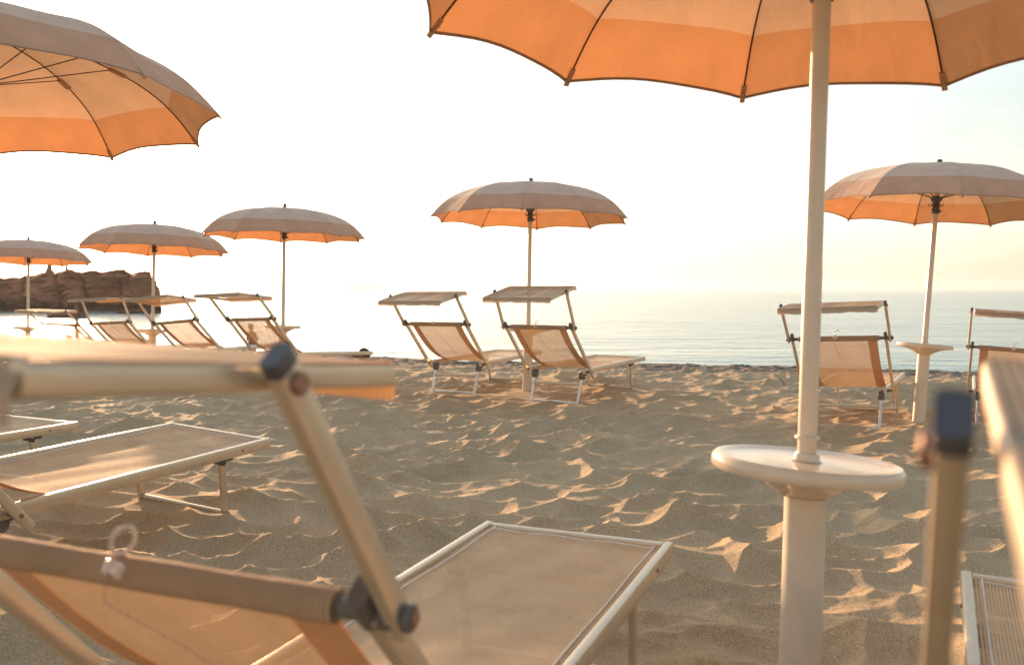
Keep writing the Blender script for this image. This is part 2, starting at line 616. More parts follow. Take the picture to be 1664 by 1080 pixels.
# ------------------------------------------------------------------ sand
def build_sand():
    half = radians(35)
    NC = 880
    fine = np.linspace(-half, half, NC)
    coarse = np.linspace(half, 2 * pi - half, 74)[1:-1]
    ang = np.concatenate([fine, coarse])
    r = list(np.linspace(0.15, 1.15, 26)[:-1])
    v = 1.15
    while v < 19:
        r.append(v)
        v *= 1.0037 if v > 1.6 else 1.006
    while v < 60:
        r.append(v)
        v *= 1.02
    while v < 900:
        r.append(v)
        v *= 1.12
    r = np.array(r)
    nr, na = len(r), len(ang)
    A, Rr = np.meshgrid(ang, r)
    x = (Rr * np.sin(A)).ravel()
    y = (Rr * np.cos(A)).ravel()
    z = np.empty_like(x)
    near = np.hypot(x, y) < 24
    z[near] = ground(x[near], y[near])
    z[~near] = ground(x[~near], y[~near], False)
    co = np.stack([x, y, z], 1)
    co = np.vstack([co, [[0, 0, gz(0, 0, False)]]])
    i = np.arange(nr - 1)[:, None] * na
    j = np.arange(na)[None, :]
    j2 = (j + 1) % na
    q = np.stack([i + j, i + na + j, i + na + j2, i + j2], -1).reshape(-1, 4)[:, ::-1]
    q = q[:, ::-1]
    tri = np.stack([np.full(na, len(co) - 1), np.arange(na), (np.arange(na) + 1) % na], 1)
    me = bpy.data.meshes.new('sand')
    nq, nt = len(q), len(tri)
    me.vertices.add(len(co))
    me.vertices.foreach_set('co', co.ravel())
    me.loops.add(nq * 4 + nt * 3)
    me.loops.foreach_set('vertex_index', np.concatenate([q.ravel(), tri.ravel()]).astype(np.int32))
    me.polygons.add(nq + nt)
    me.polygons.foreach_set('loop_start', np.concatenate([np.arange(nq) * 4, nq * 4 + np.arange(nt) * 3]).astype(np.int32))
    me.update(calc_edges=True)
    me.polygons.foreach_set('use_smooth', [True] * (nq + nt))
    c = co[:, 1] - np.interp(co[:, 0], CREST_X, CREST_Y)
    peb = np.clip((c + 1.5) / 0.9, 0, 1)
    at = me.attributes.new('pebble', 'FLOAT', 'POINT')
    at.data.foreach_set('value', peb)
    m, n, l, out = new_mat('sand')
    p = N(n, 'ShaderNodeBsdfPrincipled', Roughness=0.9)
    p.inputs['Specular IOR Level'].default_value = 0.25
    tc = n.new('ShaderNodeTexCoord')
    big = N(n, 'ShaderNodeTexNoise', Scale=1.3, Detail=6.0, Roughness=0.6)
    g1 = N(n, 'ShaderNodeTexNoise', Scale=170.0, Detail=4.0, Roughness=0.85)
    g2 = N(n, 'ShaderNodeTexVoronoi', Scale=420.0)
    for t_ in (big, g1, g2):
        l.new(tc.outputs['Object'], t_.inputs['Vector'])
    r1 = n.new('ShaderNodeValToRGB')
    e = r1.color_ramp.elements
    e[0].position, e[0].color = 0.39, (0.38, 0.275, 0.160, 1)
    e[1].position, e[1].color = 0.61, (0.80, 0.635, 0.425, 1)
    l.new(g1.outputs[0], r1.inputs[0])
    r2 = n.new('ShaderNodeValToRGB')
    e = r2.color_ramp.elements
    e[0].position, e[0].color = 0.3, (0.82, 0.82, 0.82, 1)
    e[1].position, e[1].color = 0.7, (1.12, 1.1, 1.08, 1)
    l.new(big.outputs[0], r2.inputs[0])
    mu = N(n, 'ShaderNodeMix', data_type='RGBA', blend_type='MULTIPLY')
    mu.inputs[0].default_value = 1
    l.new(r1.outputs[0], mu.inputs[6])
    l.new(r2.outputs[0], mu.inputs[7])
    # dark grains
    r3 = n.new('ShaderNodeValToRGB')
    e = r3.color_ramp.elements
    e[0].position, e[0].color = 0.06, (0.35, 0.33, 0.30, 1)
    e[1].position, e[1].color = 0.20, (1, 1, 1, 1)
    l.new(g2.outputs['Color'], r3.inputs[0])
    mu2 = N(n, 'ShaderNodeMix', data_type='RGBA', blend_type='MULTIPLY')
    mu2.inputs[0].default_value = 1
    l.new(mu.outputs[2], mu2.inputs[6])
    l.new(r3.outputs[0], mu2.inputs[7])
    # pebbly strip
    pv = N(n, 'ShaderNodeTexVoronoi', Scale=22.0)
    l.new(tc.outputs['Object'], pv.inputs['Vector'])
    r4 = n.new('ShaderNodeValToRGB')
    e = r4.color_ramp.elements
    e[0].position, e[0].color = 0.1, (0.10, 0.085, 0.07, 1)
    e[1].position, e[1].color = 0.9, (0.30, 0.25, 0.20, 1)
    l.new(pv.outputs['Color'], r4.inputs[0])
    atn = N(n, 'ShaderNodeAttribute', attribute_name='pebble')
    mx = N(n, 'ShaderNodeMix', data_type='RGBA')
    l.new(atn.outputs['Fac'], mx.inputs[0])
    l.new(mu2.outputs[2], mx.inputs[6])
    l.new(r4.outputs[0], mx.inputs[7])
    l.new(mx.outputs[2], p.inputs['Base Color'])
    b1 = N(n, 'ShaderNodeBump', Strength=0.8, Distance=0.005)
    l.new(g1.outputs[0], b1.inputs['Height'])
    mid = N(n, 'ShaderNodeTexNoise', Scale=45.0, Detail=4.0, Roughness=0.65)
    l.new(tc.outputs['Object'], mid.inputs['Vector'])
    b2 = N(n, 'ShaderNodeBump', Strength=0.6, Distance=0.010)
    l.new(mid.outputs[0], b2.inputs['Height'])
    l.new(b1.outputs[0], b2.inputs['Normal'])
    l.new(b2.outputs[0], p.inputs['Normal'])
    l.new(p.outputs[0], out.inputs[0])
    me.materials.append(m)
    o = link_me('sand', me)
    tag(o, 'soft churned beige sand of the beach, full of hollows and crests', 'sand', None, 'structure')


build_sand()


# ------------------------------------------------------------------ sea
def build_sea():
    bm = bmesh.new()
    rad = [8, 30, 80, 200, 600, 2000, 6500]
    n = 96
    c = bm.verts.new((0, 0, SEA))
    prev = None
    for r in rad:
        ring = [bm.verts.new((r * cos(2 * pi * i / n), r * sin(2 * pi * i / n), SEA)) for i in range(n)]
        for i in range(n):
            j = (i + 1) % n
            if prev is None:
                bm.faces.new((c, ring[i], ring[j]))
            else:
                bm.faces.new((prev[i], ring[i], ring[j], prev[j]))
        prev = ring
    m, nn, l, out = new_mat('sea_water')
    p = N(nn, 'ShaderNodeBsdfPrincipled', Roughness=0.09, IOR=1.333)
    p.inputs['Base Color'].default_value = (0.18, 0.40, 0.44, 1)
    geo = nn.new('ShaderNodeNewGeometry')

    def layer(scale, rot, sc, det):
        mp = N(nn, 'ShaderNodeMapping')
        mp.inputs['Rotation'].default_value = (0, 0, rot)
        mp.inputs['Scale'].default_value = sc
        l.new(geo.outputs['Position'], mp.inputs[0])
        t = N(nn, 'ShaderNodeTexNoise', Scale=scale, Detail=det, Roughness=0.6)
        l.new(mp.outputs[0], t.inputs['Vector'])
        return t.outputs[0]
    a = layer(0.30, radians(12), (0.35, 1, 1), 3.0)
    b = layer(1.5, radians(-8), (0.45, 1, 1), 4.0)
    c_ = layer(0.045, radians(10), (0.25, 1, 1), 2.0)
    b1 = N(nn, 'ShaderNodeBump', Strength=1.0, Distance=0.6)
    l.new(a, b1.inputs['Height'])
    b2 = N(nn, 'ShaderNodeBump', Strength=1.0, Distance=0.18)
    l.new(b, b2.inputs['Height'])
    l.new(b1.outputs[0], b2.inputs['Normal'])
    b3 = N(nn, 'ShaderNodeBump', Strength=1.0, Distance=0.8)
    l.new(c_, b3.inputs['Height'])
    l.new(b2.outputs[0], b3.inputs['Normal'])
    l.new(b3.outputs[0], p.inputs['Normal'])
    l.new(p.outputs[0], out.inputs[0])
    o = link('sea', bm, m, smooth=False)
    tag(o, 'calm pale sea with fine ripples reaching to the horizon', 'sea', None, 'structure')


build_sea()


# ------------------------------------------------------------------ cliff and island
def rock_material(name, c1, c2, c3):
    m, n, l, out = new_mat(name)
    p = N(n, 'ShaderNodeBsdfPrincipled', Roughness=0.95)
    p.inputs['Specular IOR Level'].default_value = 0.1
    tc = n.new('ShaderNodeTexCoord')
    mp = N(n, 'ShaderNodeMapping')
    mp.inputs['Scale'].default_value = (0.10, 0.10, 0.9)
    mp.inputs['Rotation'].default_value = (0, radians(5), 0)
    l.new(tc.outputs['Object'], mp.inputs[0])
    a = N(n, 'ShaderNodeTexNoise', Scale=1.6, Detail=8.0, Roughness=0.7, Distortion=0.6)
    l.new(mp.outputs[0], a.inputs['Vector'])
    b = N(n, 'ShaderNodeTexNoise', Scale=0.35, Detail=6.0, Roughness=0.65)
    l.new(tc.outputs['Object'], b.inputs['Vector'])
    r = n.new('ShaderNodeValToRGB')
    e = r.color_ramp.elements
    e[0].position, e[0].color = 0.34, (*c1, 1)
    e[1].position, e[1].color = 0.68, (*c2, 1)
    l.new(a.outputs[0], r.inputs[0])
    r2 = n.new('ShaderNodeValToRGB')
    e = r2.color_ramp.elements
    e[0].position, e[0].color = 0.42, (0, 0, 0, 1)
    e[1].position, e[1].color = 0.60, (1, 1, 1, 1)
    l.new(b.outputs[0], r2.inputs[0])
    mx = N(n, 'ShaderNodeMix', data_type='RGBA')
    l.new(r2.outputs[0], mx.inputs[0])
    l.new(r.outputs[0], mx.inputs[6])
    mx.inputs[7].default_value = (*c3, 1)
    # dark wet and weed-grown band above the waterline
    gp = n.new('ShaderNodeNewGeometry')
    sz_ = n.new('ShaderNodeSeparateXYZ')
    l.new(gp.outputs['Position'], sz_.inputs[0])
    ad_ = N(n, 'ShaderNodeMath', operation='MULTIPLY_ADD')
    ad_.inputs[1].default_value = 1.6
    l.new(b.outputs[0], ad_.inputs[0])
    l.new(sz_.outputs[2], ad_.inputs[2])
    wr_ = N(n, 'ShaderNodeMapRange')
    wr_.inputs['From Min'].default_value = -0.4
    wr_.inputs['From Max'].default_value = 0.9
    wr_.inputs['To Min'].default_value = 0.38
    wr_.inputs['To Max'].default_value = 1.0
    l.new(ad_.outputs[0], wr_.inputs[0])
    wv_ = N(n, 'ShaderNodeVectorMath', operation='SCALE')
    l.new(mx.outputs[2], wv_.inputs[0])
    l.new(wr_.outputs[0], wv_.inputs['Scale'])
    l.new(wv_.outputs[0], p.inputs['Base Color'])
    bp = N(n, 'ShaderNodeBump', Strength=1.0, Distance=0.8)
    l.new(a.outputs[0], bp.inputs['Height'])
    l.new(bp.outputs[0], p.inputs['Normal'])
    l.new(p.outputs[0], out.inputs[0])
    return m


def px_point(px, py, d):
    """world point at distance y=d seen at the photograph's pixel (px, py)"""
    return (px - 832) / 1500 * d, HC + (470 - py) / 1500 * d


def rock_wall(name, prof, dist, depth, base_z, mat, label, seed, parent=None, nu=240, nv=40, rough=0.9, tilt=0.22):
    xs = np.array([px_point(a, b, dist)[0] for a, b in prof])
    zs = np.array([px_point(a, b, dist)[1] for a, b in prof])
    u = np.linspace(xs[0], xs[-1], nu)
    top = np.interp(u, xs, zs) - 0.25 + 0.55 * fbm(u * 0.55, u * 0, seed, 5, 0.65)
    top = np.maximum(top, base_z + 0.15)
    rows = []
    H = top - base_z
    for k in range(nv):                                   # front face, from under the water to the top
        t = k / (nv - 1)
        z = base_z + H * t
        y = dist + tilt * H * t ** 1.5 + rough * 2.6 * fbm(u * 0.16, z * 0.25, seed + 9, 4, 0.6) + 0.9 * rough * fbm(u * 0.7, z * 2.4, seed + 19, 4, 0.65)
        cl = np.abs(vnoise(u * 0.23 + 0.1 * z, z * 0.05, seed + 33))
        y = y + rough * 2.2 * np.exp(-(cl / 0.06) ** 2)
        xj = u + 0.25 * rough * fbm(u * 0.7, z * 0.9, seed + 41, 3)
        rows.append(np.stack([xj, y, z], 1))
    for k in range(1, 8):                                 # plateau
        t = k / 7
        y = rows[nv - 1][:, 1] + depth * t
        z = top + 0.25 * fbm(u * 0.4, y * 0.3, seed + 50, 4) - 0.6 * t * t
        rows.append(np.stack([rows[nv - 1][:, 0] - 0.62 * depth * t, y, z], 1))
    rows.append(np.stack([rows[-1][:, 0], rows[-1][:, 1] + 1.5, np.full_like(u, base_z)], 1))
    co = np.concatenate(rows)
    nr = len(rows)
    faces = []
    for i in range(nr - 1):
        for j in range(nu - 1):
            a = i * nu + j
            faces.append((a, a + 1, a + nu + 1, a + nu))
    faces.append(tuple(i * nu for i in range(nr)))
    faces.append(tuple(i * nu + nu - 1 for i in range(nr - 1, -1, -1)))
    me = bpy.data.meshes.new(name)
    me.from_pydata([tuple(v) for v in co], [], faces)
    me.materials.append(mat)
    me.polygons.foreach_set('use_smooth', [True] * len(me.polygons))
    me.set_sharp_from_angle(angle=radians(35))
    return link_me(name, me, parent)


M['rock'] = rock_material('red_brown_rock', (0.30, 0.095, 0.05), (0.70, 0.29, 0.165), (0.52, 0.20, 0.11))
cliff = rock_wall('cliff', [(-330, 462), (-200, 452), (-120, 446), (-60, 449), (0, 447), (30, 446), (55, 447), (60, 443), (76, 439), (95, 438), (112, 438), (125, 437),
                            (150, 438), (160, 439), (180, 440), (200, 439), (208, 440), (214, 445), (219, 446)], 128, 22, SEA - 0.5, M['rock'],
                  None, 5)
tag(cliff, 'red brown flat-topped rocky headland rising from the sea at the left', 'cliff', None, 'structure')
crag = rock_wall('sea_crag', [(212, 462), (217, 445), (224, 443), (236, 441), (243, 441), (247, 446), (249, 452), (252, 455), (256, 466), (259, 474), (262, 490)],
                 126.5, 8, SEA - 0.5, M['rock'], None, 25, None, 70, 30, 0.6, 0.1)
tag(crag, 'dark jagged crag at the seaward tip of the red headland', 'rock', None, None)
for (a, b, w0, w1, nm_) in ((82, 428, 15, 6, 'broad rock stack narrowing upward on the cliff top'), (110, 430, 8, 2.6, 'slim pointed rock stack on the cliff top')):
    d_ = 134
    x0, z0 = px_point(a, 444, d_)
    s_ = d_ / 1500
    bm = bmesh.new()
    rings = []
    for k in range(9):
        t = k / 8
        zz = z0 - 0.4 + (444 - b) * s_ * t + 0.4 * t
        w = (w0 * (1 - t) ** 1.8 + w1 * t) * s_ * 0.5 * 1.25
        rings.append([bm.verts.new((x0 + w * cos(q) * (1 + 0.25 * R_.uniform(-1, 1)), d_ + w * sin(q) * (1 + 0.25 * R_.uniform(-1, 1)), zz)) for q in [2 * pi * i / 10 for i in range(10)]])
    for A_, B_ in zip(rings[:-1], rings[1:]):
        for i in range(10):
            bm.faces.new((A_[i], A_[(i + 1) % 10], B_[(i + 1) % 10], B_[i]))
    bm.faces.new(rings[-1])
    tag(link('rock_stack', bm, M['rock'], None), nm_, 'rock')
for i, (a, b, w) in enumerate(((214, 497, 1.0), (224, 499, 1.5), (235, 500, 1.1), (246, 499, 0.8), (203, 501, 0.7))):
    d_ = 118 - i
    bm = bmesh.new()
    bmesh.ops.create_icosphere(bm, subdivisions=3, radius=1)
    for v in bm.verts:
        f = 1 + 0.5 * float(fbm(np.array([v.co.x * 1.7 + i * 9]), np.array([v.co.y * 1.7 + v.co.z * 2.3]), 70 + i, 4)[0])
        v.co = Vector((v.co.x * w * 1.3, v.co.y * w, v.co.z * 0.42)) * f
    o = link('sea_rock', bm, M['rock'])
    o.location = ((a - 832) / 1500 * d_, d_, SEA)
    tag(o, ('low rock awash under the left side of the crag', 'widest dark rock in the water under the crag', 'low dark rock awash near the crag tip',
            'outermost small rock awash off the crag tip', 'smallest dark rock awash left of the crag')[i], 'rock', 'rocks awash at the foot of the crag')

isl = []
d_ = 6000
bm = bmesh.new()
nx, ny = 90, 14
pr_x = [548, 556, 566, 576, 584, 590, 597, 606, 616, 626, 636]
pr_y = [470, 467.4, 464.4, 461.2, 458.8, 457.8, 458.6, 462.4, 466.2, 468.6, 470]
g_ = []
for j in range(ny):
    tj = j / (ny - 1)
    for i in range(nx):
        px = 546 + 92 * i / (nx - 1)
        hh = max(0, 470 - np.interp(px, pr_x, pr_y))
        X_ = (px - 832) / 1500 * d_
        z_ = SEA - 3 + (hh * d_ / 1500 + 4) * sin(pi * tj) ** 0.8 * (1 + 0.12 * float(vnoise(np.array([i * 0.3]), np.array([j * 0.5]), 4)[0]))
        g_.append(bm.verts.new((X_, d_ - 200 + 400 * tj, z_)))
for j in range(ny - 1):
    for i in range(nx - 1):
        a = j * nx + i
        bm.faces.new((g_[a], g_[a + 1], g_[a + nx + 1], g_[a + nx]))
M['island'] = simple('island_rock', (0.10, 0.09, 0.07), 0.95, 0, 0.3, 0.01)
tag(link('island', bm, M['island']), 'faint distant island on the horizon', 'island', None, 'structure')


# ------------------------------------------------------------------ umbrella
UR, UZR, UZF, UZT, TR = 1.151, 1.937, 2.423, 0.726, 0.246
PROF = [(0.02, 0.366), (0.12, 0.363), (0.25, 0.356), (0.4, 0.340), (0.52, 0.315), (0.64, 0.278), (0.74, 0.234), (0.815, 0.188), (0.865, 0.147), (0.91, 0.103), (0.955, 0.053), (0.985, 0.018), (1.0, 0.0)]
PX = np.array([p[0] for p in PROF])
PZ = np.array([p[1] for p in PROF])
# arc-length resample
_t = np.linspace(0, 1, 400)
_x = np.interp(_t * (len(PX) - 1), np.arange(len(PX)), PX)
_z = np.interp(_t * (len(PX) - 1), np.arange(len(PX)), PZ)
_k = np.ones(31) / 31
_xs = np.convolve(np.pad(_x, 15, 'edge'), _k, 'valid')
_zs = np.convolve(np.pad(_z, 15, 'edge'), _k, 'valid')
_s = np.concatenate([[0], np.cumsum(np.hypot(np.diff(_xs), np.diff(_zs)))])
_s /= _s[-1]


def rib_at(s):
    return float(np.interp(s, _s, _xs)) * UR, float(np.interp(s, _s, _zs)) * UR + UZR


def make_panel_mesh():
    bm = bmesh.new()
    uvl = bm.loops.layers.uv.new('UVMap')
    ns, nt = 26, 12
    SB = 0.79
    ss = list(np.linspace(0, SB, 19)) + list(np.linspace(SB, 0.990, 9))[1:] + [1.0]
    grid = []
    for s in ss:
        row = []
        for j in range(nt + 1):
            t = j / nt
            b = 4 * t * (1 - t)
            se = s * (1 - 0.030 * b * max(0, (s - 0.5) / 0.5) ** 1.0)
            r, z = rib_at(se)
            a = t * pi / 5
            A = Vector((r, 0, z))
            B = Vector((r * cos(pi / 5), r * sin(pi / 5), z))
            p = A.lerp(B, t)
            mid = (A + B).normalized() if (A + B).length else Vector((1, 0, 0))
            # slack cloth: a little hollow between the ribs, slightly loose at the rim
            p -= Vector((cos(pi / 10), sin(pi / 10), 0.35)) * 0.012 * b * s
            p.z += 0.004 * b * sin(7 * t + 9 * s) * s
            row.append(bm.verts.new(p))
        grid.append(row)
    for i in range(len(ss) - 1):
        for j in range(nt):
            f = bm.faces.new((grid[i][j], grid[i + 1][j], grid[i + 1][j + 1], grid[i][j + 1]))
            f.material_index = 0 if ss[i + 1] <= SB + 1e-6 else (2 if i == len(ss) - 2 else 1)
            for lp, (ii, jj) in zip(f.loops, ((i, j), (i + 1, j), (i + 1, j + 1), (i, j + 1))):
                w = rib_at(ss[ii])[0]
                lp[uvl].uv = ((jj / nt - 0.5) * w * 0.62, ss[ii] * 1.3)
    me = bpy.data.meshes.new('canopy_panel')
    bm.to_mesh(me)
    bm.free()
    for k in ('inner', 'outer', 'hemdark'):
        me.materials.append(M[k])
    me.polygons.foreach_set('use_smooth', [True] * len(me.polygons))
    return me


def mesh_from(bm, name, mat, smooth=True):
    me = bpy.data.meshes.new(name)
    bm.to_mesh(me)
    bm.free()
    for m in (mat if isinstance(mat, (list, tuple)) else [mat]):
        me.materials.append(m)
    if smooth:
        me.polygons.foreach_set('use_smooth', [True] * len(me.polygons))
        me.set_sharp_from_angle(angle=radians(38))
    return me


def umbrella_meshes():
    U = {'panel': make_panel_mesh()}
    path = []
    for s in np.linspace(0.03, 0.965, 22):
        r, z = rib_at(s)
        path.append((r, 0, z - 0.009))
    U['rib'] = mesh_from(tube(path, 0.0034, 6), 'rib', M['rib'])
    rr, rz = rib_at(0.50)
    U['strut'] = mesh_from(tube([(0.036, 0, 2.068), (rr, 0, rz - 0.013)], 0.0028, 6), 'strut', M['rib'])
    bm = bmesh.new()
    r0, z0 = rib_at(0.495)
    r1, z1 = rib_at(0.565)
    bar((r0, 0, z0 - 0.012), (r1, 0, z1 - 0.010), 0.034, 0.014, r=0.006, bm=bm)
    U['patch'] = mesh_from(bm, 'rib_pocket', M['pocket'])
    r0, z0 = rib_at(0.945)
    r1, z1 = rib_at(1.0)
    bm = bar((r0, 0, z0 - 0.010), (r1 + 0.001, 0, z1 - 0.010), 0.020, 0.011, r=0.004)
    disc_between((r0 + 0.012, 0, z0 - 0.030), (0.5, 0, 1), 0.0065, 0.008, 10, bm)
    U['tip'] = mesh_from(bm, 'tip_pocket', M['pocket'])
    U['pole'] = mesh_from(lathe([(0, UZT - 0.12), (0.0245, UZT - 0.12), (0.0245, 1.22), (0.0235, 1.235), (0.0235, 2.36), (0, 2.36)], 28), 'pole', M['pole'])
    bm = lathe([(0, 1.925), (0.030, 1.925), (0.034, 1.935), (0.034, 1.975), (0.030, 1.985), (0.030, 2.03), (0.046, 2.045), (0.052, 2.06), (0.052, 2.075), (0.030, 2.085), (0, 2.085)], 20)
    bar((0.02, 0.0, 1.95), (0.052, 0.02, 1.955), 0.02, 0.022, bm=bm)
    U['runner'] = mesh_from(bm, 'runner', M['dark'])
    hk = [(0.03, 0, 2.02), (0.045, 0, 2.005), (0.058, 0, 1.995), (0.070, 0, 1.998), (0.077, 0, 2.012), (0.074, 0, 2.03)]
    U['hook'] = mesh_from(tube(hk, 0.0035, 6), 'hook', M['dark'])
    U['finial'] = mesh_from(lathe([(0, UZF), (0.018, UZF), (0.024, UZF - 0.006), (0.028, UZF - 0.05), (0.030, UZF - 0.068), (0.050, UZF - 0.075), (0.052, UZF - 0.082), (0, UZF - 0.082)], 18), 'finial', M['dark'])
    U['ring'] = mesh_from(lathe([(0.0245, UZT + 0.052), (0.030, UZT + 0.053), (0.032, UZT + 0.057), (0.030, UZT + 0.061), (0.0245, UZT + 0.062)], 24), 'collar_ring', M['pole'])
    # table
    U['top'] = mesh_from(lathe([(0.026, -0.006), (0.19, -0.006), (0.214, -0.003), (0.226, 0.002), (0.236, 0.001), (0.243, -0.006), (TR, -0.016), (0.2455, -0.030), (0.240, -0.037),
                                (0.225, -0.040), (0.18, -0.045), (0.125, -0.060), (0.080, -0.084), (0.057, -0.100), (0.026, -0.102)], 64), 'tabletop', M['plastic'])
    U['cup'] = mesh_from(lathe([(0.0255, 0.016), (0.030, 0.016), (0.032, 0.010), (0.034, 0.0), (0.040, -0.005), (0.0255, -0.005)], 32), 'collar', M['plastic'])
    U['post'] = mesh_from(lathe([(0, UZT - 0.10), (0.0535, UZT - 0.10), (0.0535, -0.35), (0, -0.35)], 36), 'post', M['post'])
    return U


UM = umbrella_meshes()


def axis_matrix(x, y, z, tx, ty):
    a = Vector((sin(tx), sin(ty), 1)).normalized()
    X = Vector((1, 0, 0))
    X = (X - a * X.dot(a)).normalized()
    Y = a.cross(X)
    m = Matrix((X, Y, a)).transposed().to_4x4()
    m.translation = (x, y, z)
    return m


ULAB = {
    'B': ('large orange lit beach umbrella overhead whose thick pole rises from the nearest round table', 'nearest round cream table on a thick post at the front right'),
    'A': ('orange beach umbrella cut by the left edge, its underside with struts seen from below', 'round cream table under the umbrella cut by the left edge'),
    'M': ('orange and grey beach umbrella in the middle, above the pair of loungers before the sea', 'round table behind the mesh back of the lounger under the middle umbrella'),
    'R': ('orange and grey beach umbrella at the right edge with a leaning pole and dark hub', 'round cream table with cone underside between the two loungers at the right'),
    'C': ('beach umbrella over the open water, next on the left of the middle one', 'round cream table half hidden by the lounger with the person seen through its back'),
    'D': ('beach umbrella partly behind its neighbour, its pole in front of the tip of the headland', 'round cream table between the two loungers in front of the tip of the headland'),
    'E': ('smallest beach umbrella, at the left edge in front of the red headland', 'smallest round table, at the left edge in front of the glittering water'),
}


def make_umbrella(key):
    x, y, z, tx, ty, ph, extra = UMBRELLAS[key]
    mw = axis_matrix(x, y, z, tx, ty)
    t = empty('beach_umbrella', mw, ULAB[key][0], 'umbrella', 'beach umbrellas standing in rows on the sand')
    for k in range(10):
        m = Matrix.Rotation(ph + k * pi / 5, 4, 'Z')
        link_me('canopy_panel', UM['panel'], t, m)
        link_me('rib', UM['rib'], t, m)
        link_me('strut', UM['strut'], t, m)
        link_me('rib_pocket', UM['patch'], t, m)
        link_me('tip_pocket', UM['tip'], t, m)
    link_me('pole', UM['pole'], t)
    link_me('runner', UM['runner'], t)
    for k in range(4):
        link_me('hook', UM['hook'], t, Matrix.Rotation(ph + k * pi / 2 + 0.5, 4, 'Z'))
    link_me('finial', UM['finial'], t)
    link_me('collar_ring', UM['ring'], t)
    tb = empty('side_table', mw, ULAB[key][1], 'table', 'round tables on the umbrella posts')
    link_me('post', UM['post'], tb)
    rot = Matrix.Translation((0, 0, UZT)) @ Matrix.Rotation(extra, 4, 'Y')
    link_me('tabletop', UM['top'], tb, rot)
    link_me('collar', UM['cup'], tb, rot)


for k_ in UMBRELLAS:
    make_umbrella(k_)


# ------------------------------------------------------------------ lounger
def sheet(pts_fn, nu, nv, us, vs, thick=None):
    """grid sheet with UVs in metres; pts_fn(u, v) -> Vector"""
    bm = bmesh.new()
    uvl = bm.loops.layers.uv.new('UVMap')
    g = [[bm.verts.new(pts_fn(i / nu, j / nv)) for i in range(nu + 1)] for j in range(nv + 1)]
    for j in range(nv):
        for i in range(nu):
            f = bm.faces.new((g[j][i], g[j][i + 1], g[j + 1][i + 1], g[j + 1][i]))
            for lp, (a, b) in zip(f.loops, ((i, j), (i + 1, j), (i + 1, j + 1), (i, j + 1))):
                lp[uvl].uv = (a / nu * us, b / nv * vs)
    return bm


def bez(p0, p1, p2, t):
    return p0 * (1 - t) ** 2 + p1 * 2 * t * (1 - t) + p2 * t * t


